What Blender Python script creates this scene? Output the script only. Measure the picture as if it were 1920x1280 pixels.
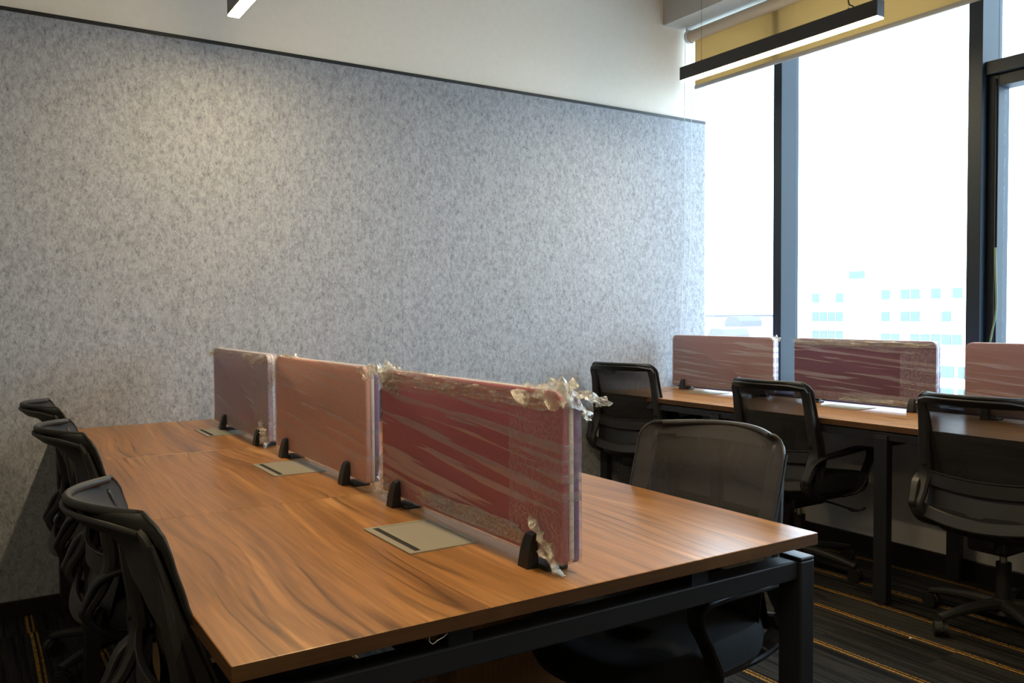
import bpy, bmesh, math, random
from mathutils import Vector, Matrix, noise
random.seed(7)
PI = math.pi
S = bpy.context.scene
COL = S.collection
for o_ in list(bpy.data.objects): bpy.data.objects.remove(o_)

# ------------------------------------------------------------------ camera
CAM_P = Vector((-0.2842, -1.1387, 1.2193)); YAW, PITCH, ROLL, FPX = .5728, -.0336, -.0064, 1579.4
fw = Vector((math.sin(YAW)*math.cos(PITCH), math.cos(YAW)*math.cos(PITCH), math.sin(PITCH)))
rt = Vector((math.cos(YAW), -math.sin(YAW), 0)); up = rt.cross(fw)
r2 = rt*math.cos(ROLL)+up*math.sin(ROLL); u2 = up*math.cos(ROLL)-rt*math.sin(ROLL)
cd = bpy.data.cameras.new('camera'); cam = bpy.data.objects.new('camera', cd); COL.objects.link(cam)
cd.sensor_width = 36; cd.lens = FPX/1920*36; cd.clip_start = .02; cd.clip_end = 600
cam.matrix_world = Matrix(((r2.x, u2.x, -fw.x, CAM_P.x), (r2.y, u2.y, -fw.y, CAM_P.y), (r2.z, u2.z, -fw.z, CAM_P.z), (0, 0, 0, 1)))
S.camera = cam

# ------------------------------------------------------------------ world, exposure
W = bpy.data.worlds.new('sky'); S.world = W; W.use_nodes = True
bg = W.node_tree.nodes['Background']
bg.inputs[0].default_value = (.64, .82, 1.0, 1); bg.inputs[1].default_value = 5.3
S.view_settings.view_transform = 'Standard'; S.view_settings.look = 'None'
S.view_settings.gamma = 1; S.view_settings.use_curve_mapping = False
S.view_settings.exposure = 0.9
LAMP_COLOR = (1.0, .78, .45); LAMP_POWER = 76.0

# ------------------------------------------------------------------ materials
def nmat(name):
    m = bpy.data.materials.new(name); m.use_nodes = True
    nt = m.node_tree; p = nt.nodes['Principled BSDF']
    return m, nt, p
def L(nt, a, b): nt.links.new(a, b)
def N(nt, t, **k):
    n = nt.nodes.new(t)
    for a, v in k.items():
        if a in ('operation', 'blend_type', 'data_type', 'wave_type', 'bands_direction', 'feature', 'noise_dimensions', 'distribution'): setattr(n, a, v)
        else: n.inputs[a].default_value = v
    return n
def ramp(nt, stops, interp='LINEAR'):
    r = nt.nodes.new('ShaderNodeValToRGB'); r.color_ramp.interpolation = interp
    e = r.color_ramp.elements
    while len(e) < len(stops): e.new(.5)
    for i, (p, c) in enumerate(stops):
        e[i].position = p; e[i].color = (c[0], c[1], c[2], 1) if not isinstance(c, (int, float)) else (c, c, c, 1)
    return r
def coords(nt, kind='Object', scale=(1, 1, 1), loc=(0, 0, 0)):
    tc = nt.nodes.new('ShaderNodeTexCoord'); mp = nt.nodes.new('ShaderNodeMapping')
    mp.inputs['Scale'].default_value = scale; mp.inputs['Location'].default_value = loc
    L(nt, tc.outputs[kind], mp.inputs[0]); return mp.outputs[0]
def simple(name, col, rough=.5, metal=0, bump=0, bscale=200, spec=.5, var=0):
    m, nt, p = nmat(name)
    p.inputs['Base Color'].default_value = (*col, 1); p.inputs['Roughness'].default_value = rough
    p.inputs['Metallic'].default_value = metal; p.inputs['Specular IOR Level'].default_value = spec
    v = coords(nt)
    n = N(nt, 'ShaderNodeTexNoise', Scale=bscale, Detail=3.0); L(nt, v, n.inputs['Vector'])
    if bump:
        b = N(nt, 'ShaderNodeBump', Strength=bump, Distance=.002); L(nt, n.outputs[0], b.inputs['Height']); L(nt, b.outputs[0], p.inputs['Normal'])
    if var:
        n2 = N(nt, 'ShaderNodeTexNoise', Scale=bscale*.25, Detail=4.0); L(nt, v, n2.inputs['Vector'])
        lo = tuple(c*(1-var) for c in col); hi = tuple(min(1, c*(1+var)) for c in col)
        r = ramp(nt, [(.3, lo), (.7, hi)]); L(nt, n2.outputs[0], r.inputs[0]); L(nt, r.outputs[0], p.inputs['Base Color'])
    return m
M = {}
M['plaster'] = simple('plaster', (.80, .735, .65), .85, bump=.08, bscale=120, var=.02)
M['plaster_dim'] = simple('dimmed_wall_paint', (.32, .31, .29), .85, bump=.08, bscale=120, var=.02)  # unseen walls, colour darkened to cut bounce light in the room
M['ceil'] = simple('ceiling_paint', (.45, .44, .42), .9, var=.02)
M['lowwall'] = simple('lower_wall_paint', (.60, .585, .55), .8, bump=.05, bscale=60, var=.04)
M['black_trim'] = simple('black_trim', (.012, .012, .013), .45)
M['base'] = simple('black_baseboard', (.010, .010, .011), .4)
M['steel'] = simple('black_powder_coated_steel', (.012, .013, .017), .42, bump=.05, bscale=600)
M['plastic'] = simple('black_plastic', (.0095, .0098, .011), .45, bump=.15, bscale=900)
M['plastic2'] = simple('charcoal_plastic', (.016, .016, .0165), .5, bump=.15, bscale=900)
M['gap'] = simple('dark_gap', (.003, .003, .003), .8)
M['chrome'] = simple('chrome', (.7, .7, .7), .2, metal=1)
M['seatfab'] = simple('black_seat_fabric', (.006, .0065, .009), .85, bump=.4, bscale=900)
M['frame_al'] = simple('anodised_window_frame', (.012, .022, .036), .55, metal=0, spec=.3)
M['port'] = simple('satin_champagne_metal', (.34, .32, .26), .42, metal=.35, bump=.03, bscale=500)
M['white_core'] = simple('white_core_strip', (.75, .73, .68), .5)
M['roller'] = simple('cream_roller', (.52, .45, .36), .6)
M['bar'] = simple('grey_bottom_bar', (.30, .30, .29), .5)
M['cord'] = simple('white_cord', (.62, .64, .66), .5)
M['green'] = simple('green_cord', (.16, .25, .15), .6)
M['sill'] = simple('lilac_reflection_sill', (.09, .08, .14), .5)  # white sill darkened and tinted: a lilac reflection put into the colour
M['box_grey'] = simple('grey_socket_box', (.42, .42, .40), .5)
M['bldg'] = simple('pale_building_render', (.80, .80, .78), .9, bscale=.5, var=.03)
M['roofgrey'] = simple('pale_grey_roof', (.13, .12, .14), .9, bscale=.5, var=.05)
M['bglass'] = simple('building_glass', (.100, .125, .127), .5, bscale=1)
M['ground'] = simple('pale_ground', (.60, .60, .58), .95, bscale=.05, var=.05)
M['lamp_body'] = simple('black_lamp_body', (.030, .029, .028), .45)
M['lamp_end'] = simple('lamp_end_cap', (.05, .055, .065), .4, metal=.3)

def fabric(name, col):
    m, nt, p = nmat(name); v = coords(nt)
    n = N(nt, 'ShaderNodeTexNoise', Scale=700.0, Detail=2.0); L(nt, v, n.inputs['Vector'])
    r = ramp(nt, [(.3, tuple(c*.75 for c in col)), (.7, tuple(min(1, c*1.2) for c in col))]); L(nt, n.outputs[0], r.inputs[0])
    L(nt, r.outputs[0], p.inputs['Base Color']); p.inputs['Roughness'].default_value = .9
    b = N(nt, 'ShaderNodeBump', Strength=.3, Distance=.001); L(nt, n.outputs[0], b.inputs['Height']); L(nt, b.outputs[0], p.inputs['Normal'])
    return m
M['plum'] = fabric('plum_fabric', (.40, .098, .135))
M['violet_plum'] = fabric('violet_plum_fabric', (.11, .024, .075))
M['salmon_dim'] = fabric('dimmed_salmon_fabric', (.25, .11, .12))  # salmon again, with the dimmer light by the window put into the colour
M['purple'] = fabric('purple_fabric', (.20, .095, .26))
M['salmon'] = fabric('salmon_fabric', (.74, .38, .28))
M['mauve'] = fabric('mauve_fabric', (.42, .27, .38))

# felt
def felt():
    m, nt, p = nmat('grey_felt'); v = coords(nt, scale=(1, 1, .62))
    n1 = N(nt, 'ShaderNodeTexNoise', Scale=60.0, Detail=7.0, Roughness=.68, Distortion=.3); L(nt, v, n1.inputs['Vector'])
    v2 = coords(nt, scale=(1, 1, .45))
    n2 = N(nt, 'ShaderNodeTexNoise', Scale=190.0, Detail=4.0, Roughness=.65, Distortion=.9); L(nt, v2, n2.inputs['Vector'])
    mx = N(nt, 'ShaderNodeMath', operation='MULTIPLY'); L(nt, n1.outputs[0], mx.inputs[0]); L(nt, n2.outputs[0], mx.inputs[1])
    r = ramp(nt, [(.10, (.125, .13, .14)), (.19, (.255, .262, .285)), (.26, (.335, .345, .37)), (.37, (.415, .425, .455))]); L(nt, mx.outputs[0], r.inputs[0])
    L(nt, r.outputs[0], p.inputs['Base Color']); p.inputs['Roughness'].default_value = .95; p.inputs['Specular IOR Level'].default_value = .15
    b = N(nt, 'ShaderNodeBump', Strength=.35, Distance=.003); L(nt, n2.outputs[0], b.inputs['Height']); L(nt, b.outputs[0], p.inputs['Normal'])
    return m
M['felt'] = felt()

def wood(name, grain='Y', dark=1.0, rough=.28):
    """walnut laminate; grain runs along the given object axis"""
    m, nt, p = nmat(name)
    sc = {'Y': (1, .16, 1), 'X': (.16, 1, 1), 'Z': (1, 1, .14)}[grain]
    tc = nt.nodes.new('ShaderNodeTexCoord'); oi = nt.nodes.new('ShaderNodeObjectInfo')
    off = N(nt, 'ShaderNodeVectorMath', operation='SCALE'); off.inputs[0].default_value = (3.1, 7.7, 1.3)
    L(nt, oi.outputs['Random'], off.inputs['Scale'])
    ad = N(nt, 'ShaderNodeVectorMath', operation='ADD'); L(nt, tc.outputs['Object'], ad.inputs[0]); L(nt, off.outputs[0], ad.inputs[1])
    mp = nt.nodes.new('ShaderNodeMapping'); mp.inputs['Scale'].default_value = sc; L(nt, ad.outputs[0], mp.inputs[0])
    # grain coordinate: distance across the board, warped slowly along it
    ix = {'Y': 0, 'X': 1, 'Z': 1}[grain]; iy = {'Y': 1, 'X': 0, 'Z': 2}[grain]
    sp = nt.nodes.new('ShaderNodeSeparateXYZ'); L(nt, ad.outputs[0], sp.inputs[0])
    def mt(op, a, b=None, c=None):
        n = N(nt, 'ShaderNodeMath', operation=op)
        for q, v_ in enumerate((a, b, c)):
            if v_ is None: continue
            if isinstance(v_, (int, float)): n.inputs[q].default_value = v_
            else: L(nt, v_, n.inputs[q])
        return n.outputs[0]
    def field(sx_, sy_, detail, dist=0., off_=0.):
        cb = nt.nodes.new('ShaderNodeCombineXYZ'); L(nt, mt('MULTIPLY', sp.outputs[ix], sx_), cb.inputs[0]); L(nt, mt('MULTIPLY', sp.outputs[iy], sy_), cb.inputs[1]); cb.inputs[2].default_value = off_
        n = N(nt, 'ShaderNodeTexNoise', Scale=1.0, Detail=detail, Roughness=.5, Distortion=dist); L(nt, cb.outputs[0], n.inputs['Vector']); return n.outputs[0]
    warp = mt('ADD', mt('MULTIPLY', field(2.6, 1.05, 1.0), .20), mt('MULTIPLY', field(8.0, 2.6, 1.0, 0., 4.), .030))
    g = mt('ADD', sp.outputs[ix], warp)
    def line(freq, ylong, off_, detail=1.5):
        cb = nt.nodes.new('ShaderNodeCombineXYZ'); L(nt, mt('MULTIPLY', g, freq), cb.inputs[0]); L(nt, mt('MULTIPLY', sp.outputs[iy], ylong), cb.inputs[1]); cb.inputs[2].default_value = off_
        n = N(nt, 'ShaderNodeTexNoise', Scale=1.0, Detail=detail, Roughness=.55); L(nt, cb.outputs[0], n.inputs['Vector']); return n.outputs[0]
    nb_ = line(15.0, .45, 0., 4.0)
    r1 = ramp(nt, [(.28, (.205*dark, .092*dark, .032*dark)), (.40, (.285*dark, .130*dark, .043*dark)), (.49, (.385*dark, .178*dark, .057*dark)), (.54, (.295*dark, .135*dark, .046*dark)), (.60, (.40*dark, .188*dark, .062*dark)), (.66, (.54*dark, .265*dark, .092*dark)), (.74, (.33*dark, .15*dark, .050*dark))])
    L(nt, nb_, r1.inputs[0])
    nv = line(13.0, .35, 9., 0.5); dv = mt('ABSOLUTE', mt('SUBTRACT', mt('FRACT', mt('MULTIPLY', nv, 7.0)), .5))
    r2_ = ramp(nt, [(0.0, .40), (.035, .60), (.13, 1.0)]); L(nt, dv, r2_.inputs[0])
    r3 = ramp(nt, [(.45, 0.0), (.58, 1.0)]); L(nt, field(5.0, 1.1, 2.0, 0., 21.), r3.inputs[0])
    mv = N(nt, 'ShaderNodeMix', data_type='RGBA', blend_type='MULTIPLY'); L(nt, r3.outputs[0], mv.inputs[0]); L(nt, r1.outputs[0], mv.inputs[6]); L(nt, r2_.outputs[0], mv.inputs[7])
    # fine fibre
    mp2 = nt.nodes.new('ShaderNodeMapping'); mp2.inputs['Scale'].default_value = tuple(.04 if s < 1 else 1 for s in sc); L(nt, ad.outputs[0], mp2.inputs[0])
    n4 = N(nt, 'ShaderNodeTexNoise', Scale=130.0, Detail=3.0, Roughness=.6, Distortion=.1); L(nt, mp2.outputs[0], n4.inputs['Vector'])
    r4 = ramp(nt, [(.3, .80), (.7, 1.12)]); L(nt, n4.outputs[0], r4.inputs[0])
    mf = N(nt, 'ShaderNodeMix', data_type='RGBA', blend_type='MULTIPLY'); mf.inputs[0].default_value = 1; L(nt, mv.outputs[2], mf.inputs[6]); L(nt, r4.outputs[0], mf.inputs[7])
    L(nt, mf.outputs[2], p.inputs['Base Color']); p.inputs['Roughness'].default_value = rough
    p.inputs['Specular IOR Level'].default_value = .32
    return m
M['wood'] = wood('walnut_laminate', 'Y')
M['wood_edge'] = wood('walnut_edge_band_x', 'X', .24, .5)
M['wood_edge_y'] = wood('walnut_edge_band_y', 'Y', .26, .5)
M['wood_v'] = wood('walnut_laminate_upright', 'Z', .8, .45)

def carpet():
    m, nt, p = nmat('striped_carpet_planks')
    tc = nt.nodes.new('ShaderNodeTexCoord'); sx = nt.nodes.new('ShaderNodeSeparateXYZ'); L(nt, tc.outputs['Object'], sx.inputs[0])
    def math_(op, a, b=None, c=None):
        n = N(nt, 'ShaderNodeMath', operation=op)
        for i, q in enumerate((a, b, c)):
            if q is None: continue
            if isinstance(q, (int, float)): n.inputs[i].default_value = q
            else: L(nt, q, n.inputs[i])
        return n.outputs[0]
    X, Y = sx.outputs[0], sx.outputs[1]
    pl = math_('FLOOR', math_('DIVIDE', math_('ADD', X, 5.02), .25))            # plank column
    stag = math_('MULTIPLY', math_('FRACT', math_('MULTIPLY', pl, .37)), 1.0)
    row = math_('FLOOR', math_('ADD', math_('ADD', Y, 5.4), stag))
    seed = math_('ADD', math_('MULTIPLY', pl, 3.7), math_('MULTIPLY', row, 11.3))
    # stripes across X, long along Y, shifted per plank
    cb = nt.nodes.new('ShaderNodeCombineXYZ'); L(nt, math_('MULTIPLY', X, 60.0), cb.inputs[0]); L(nt, math_('MULTIPLY', Y, .9), cb.inputs[1]); L(nt, seed, cb.inputs[2])
    n1 = N(nt, 'ShaderNodeTexNoise', Scale=1.0, Detail=3.0, Roughness=.65, Distortion=.25); L(nt, cb.outputs[0], n1.inputs['Vector'])
    r1 = ramp(nt, [(.34, (.006, .006, .008)), (.46, (.020, .020, .021)), (.54, (.045, .043, .037)), (.60, (.014, .014, .015)), (.70, (.080, .076, .062))]); L(nt, n1.outputs[0], r1.inputs[0])
    # loop-pile speckle
    n2 = N(nt, 'ShaderNodeTexNoise', Scale=420.0, Detail=2.0, Roughness=.7); L(nt, tc.outputs['Object'], n2.inputs['Vector'])
    r2_ = ramp(nt, [(.35, .35), (.65, 1.35)]); L(nt, n2.outputs[0], r2_.inputs[0])
    mm = N(nt, 'ShaderNodeMix', data_type='RGBA', blend_type='MULTIPLY'); mm.inputs[0].default_value = .85; L(nt, r1.outputs[0], mm.inputs[6]); L(nt, r2_.outputs[0], mm.inputs[7])
    # yellow twin threads: one pair per plank at a seeded offset
    fx = math_('MULTIPLY', math_('FRACT', math_('DIVIDE', math_('ADD', X, 5.02), .25)), .25)
    wob = N(nt, 'ShaderNodeTexNoise', Scale=1.0, Detail=1.0)
    cb2 = nt.nodes.new('ShaderNodeCombineXYZ'); L(nt, math_('MULTIPLY', Y, 2.0), cb2.inputs[0]); L(nt, seed, cb2.inputs[1]); L(nt, cb2.outputs[0], wob.inputs['Vector'])
    o1 = math_('ADD', .05, math_('MULTIPLY', math_('FRACT', math_('MULTIPLY', seed, .173)), .13))
    cen = math_('ADD', o1, math_('MULTIPLY', math_('SUBTRACT', wob.outputs[0], .5), .012))
    d1 = math_('ABSOLUTE', math_('SUBTRACT', fx, cen))
    d2 = math_('ABSOLUTE', math_('SUBTRACT', fx, math_('ADD', cen, .018)))
    pres = math_('GREATER_THAN', math_('FRACT', math_('MULTIPLY', seed, .619)), .22)
    t1 = math_('MULTIPLY', math_('LESS_THAN', d1, .0055), pres); t2 = math_('MULTIPLY', math_('LESS_THAN', d2, .0035), pres)
    cb3 = nt.nodes.new('ShaderNodeCombineXYZ'); L(nt, math_('MULTIPLY', X, 700.0), cb3.inputs[0]); L(nt, math_('MULTIPLY', Y, 130.0), cb3.inputs[1]); L(nt, seed, cb3.inputs[2])
    br = N(nt, 'ShaderNodeTexNoise', Scale=1.0, Detail=1.0); L(nt, cb3.outputs[0], br.inputs['Vector'])
    bk = math_('GREATER_THAN', br.outputs[0], .47)
    mask = math_('MULTIPLY', math_('MAXIMUM', t1, math_('MULTIPLY', t2, math_('GREATER_THAN', br.outputs[0], .5))), bk)
    my = N(nt, 'ShaderNodeMix', data_type='RGBA'); L(nt, mask, my.inputs[0]); L(nt, mm.outputs[2], my.inputs[6]); my.inputs[7].default_value = (.50, .25, .035, 1)
    L(nt, my.outputs[2], p.inputs['Base Color']); p.inputs['Roughness'].default_value = .95; p.inputs['Specular IOR Level'].default_value = .1
    b = N(nt, 'ShaderNodeBump', Strength=.8, Distance=.003); L(nt, n2.outputs[0], b.inputs['Height']); L(nt, b.outputs[0], p.inputs['Normal'])
    return m
M['carpet'] = carpet()

def mesh_fabric(name, col, open_=.3, rough=.75):
    m, nt, p = nmat(name); out = nt.nodes['Material Output']
    p.inputs['Base Color'].default_value = (*col, 1); p.inputs['Roughness'].default_value = rough
    v = coords(nt); w = N(nt, 'ShaderNodeTexNoise', Scale=900.0, Detail=1.0); L(nt, v, w.inputs['Vector'])
    b = N(nt, 'ShaderNodeBump', Strength=.4, Distance=.001); L(nt, w.outputs[0], b.inputs['Height']); L(nt, b.outputs[0], p.inputs['Normal'])
    t = nt.nodes.new('ShaderNodeBsdfTransparent'); mx = nt.nodes.new('ShaderNodeMixShader'); lw = N(nt, 'ShaderNodeLayerWeight', Blend=.5); om = N(nt, 'ShaderNodeMath', operation='MULTIPLY_ADD'); om.inputs[1].default_value = open_*1.4; om.inputs[2].default_value = 1-open_; om.use_clamp = True; L(nt, lw.outputs['Facing'], om.inputs[0]); L(nt, om.outputs[0], mx.inputs[0])   # woven threads close up at grazing angles
    L(nt, t.outputs[0], mx.inputs[1]); L(nt, p.outputs[0], mx.inputs[2]); L(nt, mx.outputs[0], out.inputs[0])
    return m
M['mesh'] = mesh_fabric('open_black_mesh', (.028, .028, .030), .58)

M['hem'] = simple('mesh_hem_fabric', (.026, .026, .028), .75, bump=.4, bscale=900)
def glass():
    m, nt, p = nmat('window_glass'); out = nt.nodes['Material Output']
    t = nt.nodes.new('ShaderNodeBsdfTransparent'); t.inputs[0].default_value = (.96, .985, .98, 1)
    g = nt.nodes.new('ShaderNodeBsdfGlossy'); g.inputs['Roughness'].default_value = .02
    lw = N(nt, 'ShaderNodeLayerWeight', Blend=.5); pw = N(nt, 'ShaderNodeMath', operation='POWER'); pw.inputs[1].default_value = 5.0; L(nt, lw.outputs['Facing'], pw.inputs[0])
    fr = N(nt, 'ShaderNodeMath', operation='MULTIPLY_ADD'); fr.inputs[1].default_value = .8; fr.inputs[2].default_value = .04; L(nt, pw.outputs[0], fr.inputs[0]); mx = nt.nodes.new('ShaderNodeMixShader')
    L(nt, fr.outputs[0], mx.inputs[0]); L(nt, t.outputs[0], mx.inputs[1]); L(nt, g.outputs[0], mx.inputs[2]); L(nt, mx.outputs[0], out.inputs[0])
    return m
M['glass'] = glass()

def blind_fabric():
    m, nt, p = nmat('translucent_yellow_blind'); out = nt.nodes['Material Output']
    d = nt.nodes.new('ShaderNodeBsdfDiffuse'); d.inputs[0].default_value = (.62, .52, .30, 1)
    t = nt.nodes.new('ShaderNodeBsdfTranslucent'); t.inputs[0].default_value = (.42, .31, .165, 1)
    v = coords(nt, scale=(1, 1, 1)); n = N(nt, 'ShaderNodeTexNoise', Scale=500.0); L(nt, v, n.inputs['Vector'])
    mx = nt.nodes.new('ShaderNodeAddShader'); dd = nt.nodes.new('ShaderNodeMixShader'); dd.inputs[0].default_value = .35
    L(nt, d.outputs[0], dd.inputs[2]); L(nt, t.outputs[0], dd.inputs[1]); L(nt, dd.outputs[0], out.inputs[0])
    return m
M['blind'] = blind_fabric()

def emit(name, col, st):
    m, nt, p = nmat(name); p.inputs['Base Color'].default_value = (.8, .8, .8, 1)
    p.inputs['Emission Color'].default_value = (*col, 1); p.inputs['Emission Strength'].default_value = st
    return m
M['led'] = emit('warm_led_diffuser', LAMP_COLOR, LAMP_POWER)

def film(name, slope=.12, haze=.10, streak=.34, thr=.56, seed=0., edge=.0, gl=.38):
    """stretch film: clear, glossy; bunched streaks milky, with grey reflections painted in"""
    m, nt, p = nmat(name); out = nt.nodes['Material Output']
    tc = nt.nodes.new('ShaderNodeTexCoord'); sx = nt.nodes.new('ShaderNodeSeparateXYZ'); L(nt, tc.outputs['Object'], sx.inputs[0])
    def mt(op, a, b=None):
        n = N(nt, 'ShaderNodeMath', operation=op)
        for i, q in enumerate((a, b)):
            if q is None: continue
            if isinstance(q, (int, float)): n.inputs[i].default_value = q
            else: L(nt, q, n.inputs[i])
        n.use_clamp = False
        return n.outputs[0]
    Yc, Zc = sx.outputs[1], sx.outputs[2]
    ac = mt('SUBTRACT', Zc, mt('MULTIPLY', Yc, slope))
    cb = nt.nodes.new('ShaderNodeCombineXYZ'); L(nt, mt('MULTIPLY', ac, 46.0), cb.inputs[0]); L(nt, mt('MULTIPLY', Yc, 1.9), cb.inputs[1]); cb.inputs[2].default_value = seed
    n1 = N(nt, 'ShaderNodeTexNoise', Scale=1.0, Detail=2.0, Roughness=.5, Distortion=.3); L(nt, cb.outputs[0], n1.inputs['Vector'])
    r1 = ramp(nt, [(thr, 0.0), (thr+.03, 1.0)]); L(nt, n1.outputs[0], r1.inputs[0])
    # fine crackle near the rim of the screen
    n2 = N(nt, 'ShaderNodeTexNoise', Scale=26.0, Detail=5.0, Roughness=.7, Distortion=2.5); L(nt, tc.outputs['Object'], n2.inputs['Vector'])
    k2 = mt('ABSOLUTE', mt('SUBTRACT', n2.outputs[0], .5))
    r2_ = ramp(nt, [(0.0, 1.0), (.022, .55), (.04, 0.0)]); L(nt, k2, r2_.inputs[0])
    # rim mask: top 3 cm, bottom 3 cm, last 8 cm at the -Y end
    a = mt('GREATER_THAN', Zc, .285); b = mt('LESS_THAN', Zc, .065); c = mt('LESS_THAN', Yc, -.215)
    rim = mt('MULTIPLY', mt('MAXIMUM', mt('MAXIMUM', a, b), c), edge)
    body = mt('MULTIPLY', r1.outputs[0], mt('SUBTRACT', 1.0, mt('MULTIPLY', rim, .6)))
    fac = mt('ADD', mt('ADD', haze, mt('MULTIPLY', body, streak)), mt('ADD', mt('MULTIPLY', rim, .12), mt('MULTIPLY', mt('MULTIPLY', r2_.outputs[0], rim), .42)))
    t = nt.nodes.new('ShaderNodeBsdfTransparent'); t.inputs[0].default_value = (.97, .96, .95, 1)
    g = nt.nodes.new('ShaderNodeBsdfGlossy'); g.inputs['Roughness'].default_value = .16; g.inputs[0].default_value = (.9, .9, .9, 1)
    d = nt.nodes.new('ShaderNodeBsdfDiffuse'); d.inputs[0].default_value = (.64, .63, .70, 1)  # lilac grey diffuse paints the reflected wall into the film
    gd = nt.nodes.new('ShaderNodeMixShader'); gd.inputs[0].default_value = gl; L(nt, d.outputs[0], gd.inputs[1]); L(nt, g.outputs[0], gd.inputs[2])
    bp = N(nt, 'ShaderNodeBump', Strength=.55, Distance=.004); hs = mt('ADD', n1.outputs[0], mt('MULTIPLY', mt('MULTIPLY', n2.outputs[0], rim), 1.2)); L(nt, hs, bp.inputs['Height'])
    L(nt, bp.outputs[0], g.inputs['Normal']); L(nt, bp.outputs[0], d.inputs['Normal'])
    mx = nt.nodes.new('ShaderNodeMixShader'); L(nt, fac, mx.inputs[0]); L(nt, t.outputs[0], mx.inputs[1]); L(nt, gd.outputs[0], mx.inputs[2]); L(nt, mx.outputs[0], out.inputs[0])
    return m
def crumpled():
    m, nt, p = nmat('crumpled_clear_film'); out = nt.nodes['Material Output']
    v = coords(nt); n = N(nt, 'ShaderNodeTexNoise', Scale=60.0, Detail=4.0, Roughness=.7, Distortion=1.5); L(nt, v, n.inputs['Vector'])
    k = N(nt, 'ShaderNodeMath', operation='SUBTRACT'); k.inputs[1].default_value = .5; L(nt, n.outputs[0], k.inputs[0])
    ab = N(nt, 'ShaderNodeMath', operation='ABSOLUTE'); L(nt, k.outputs[0], ab.inputs[0])
    r = ramp(nt, [(0.0, .75), (.05, .30), (.2, .16)]); L(nt, ab.outputs[0], r.inputs[0])
    t = nt.nodes.new('ShaderNodeBsdfTransparent'); t.inputs[0].default_value = (.97, .96, .93, 1)
    g = nt.nodes.new('ShaderNodeBsdfGlossy'); g.inputs['Roughness'].default_value = .12
    d = nt.nodes.new('ShaderNodeBsdfDiffuse'); d.inputs[0].default_value = (.75, .72, .64, 1)
    gd = nt.nodes.new('ShaderNodeMixShader'); gd.inputs[0].default_value = .6; L(nt, d.outputs[0], gd.inputs[1]); L(nt, g.outputs[0], gd.inputs[2])
    bp = N(nt, 'ShaderNodeBump', Strength=.8, Distance=.004); L(nt, n.outputs[0], bp.inputs['Height']); L(nt, bp.outputs[0], g.inputs['Normal'])
    mx = nt.nodes.new('ShaderNodeMixShader'); L(nt, r.outputs[0], mx.inputs[0]); L(nt, t.outputs[0], mx.inputs[1]); L(nt, gd.outputs[0], mx.inputs[2]); L(nt, mx.outputs[0], out.inputs[0])
    return m
M['crumple'] = crumpled()

# ------------------------------------------------------------------ helpers
def bx(bm, x0, x1, y0, y1, z0, z1, bev=0, seg=2):
    ms = Matrix.Translation(((x0+x1)/2, (y0+y1)/2, (z0+z1)/2)) @ Matrix.Diagonal((x1-x0, y1-y0, z1-z0, 1))
    r = bmesh.ops.create_cube(bm, size=1, matrix=ms)
    if bev:
        es = list({e for v in r['verts'] for e in v.link_edges})
        bmesh.ops.bevel(bm, geom=es, offset=bev, segments=seg, affect='EDGES', profile=.5)
def cyl(bm, a, b, r, seg=20, r1=None):
    a, b = Vector(a), Vector(b); d = b-a
    q = Vector((0, 0, 1)).rotation_difference(d.normalized()).to_matrix().to_4x4()
    bmesh.ops.create_cone(bm, cap_ends=True, segments=seg, radius1=r, radius2=r if r1 is None else r1, depth=d.length, matrix=Matrix.Translation((a+b)/2) @ q)
def crom(pts, n=6, closed=False):
    P = [Vector(p) for p in pts]; out = []
    m = len(P)
    for i in range(m if closed else m-1):
        p0 = P[i-1] if (i > 0 or closed) else P[0]*2-P[1]
        p1, p2 = P[i], P[(i+1) % m]
        p3 = P[(i+2) % m] if (i+2 < m or closed) else P[-1]*2-P[-2]
        for k in range(n):
            t = k/n
            out.append(.5*((2*p1)+(p2-p0)*t+(2*p0-5*p1+4*p2-p3)*t*t+(3*p1-p0-3*p2+p3)*t**3))
    if not closed: out.append(P[-1])
    return out
def sweep(bm, pts, w, t, side=(0, 1, 0), n=6, smooth=True, cham=.3, closed=False):
    """band of width w (along side) and thickness t swept along pts; w,t numbers or lists per control point"""
    m = len(pts)
    W_ = list(w) if isinstance(w, (list, tuple)) else [w]*m
    T_ = list(t) if isinstance(t, (list, tuple)) else [t]*m
    P = crom(pts, n, closed) if smooth else [Vector(p) for p in pts]
    def val(A, i):
        if not smooth: return A[i]
        f = i/n; j = min(int(f), m-1); k = (j+1) % m if closed else min(j+1, m-1)
        return A[j]*(1-(f-j))+A[k]*(f-j)
    side = Vector(side).normalized(); rings = []
    for i, p in enumerate(P):
        if closed: tg = P[(i+1) % len(P)]-P[i-1]
        else: tg = (P[min(i+1, len(P)-1)]-P[max(i-1, 0)])
        tg.normalize(); nr = tg.cross(side).normalized(); sd = nr.cross(tg).normalized()
        a, b = val(W_, i)/2, val(T_, i)/2; c = min(a, b)*cham*2
        c = min(c, a*.9, b*.9)
        ring = []
        for x, y in ((a, b-c), (a-c, b), (-a+c, b), (-a, b-c), (-a, -b+c), (-a+c, -b), (a-c, -b), (a, -b+c)):
            ring.append(bm.verts.new(p+sd*x+nr*y))
        rings.append(ring)
    R = len(rings)
    for i in range(R if closed else R-1):
        A, B = rings[i], rings[(i+1) % R]
        for k in range(8): bm.faces.new((A[k], A[(k+1) % 8], B[(k+1) % 8], B[k]))
    if not closed:
        bm.faces.new(rings[0][::-1]); bm.faces.new(rings[-1])
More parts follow.
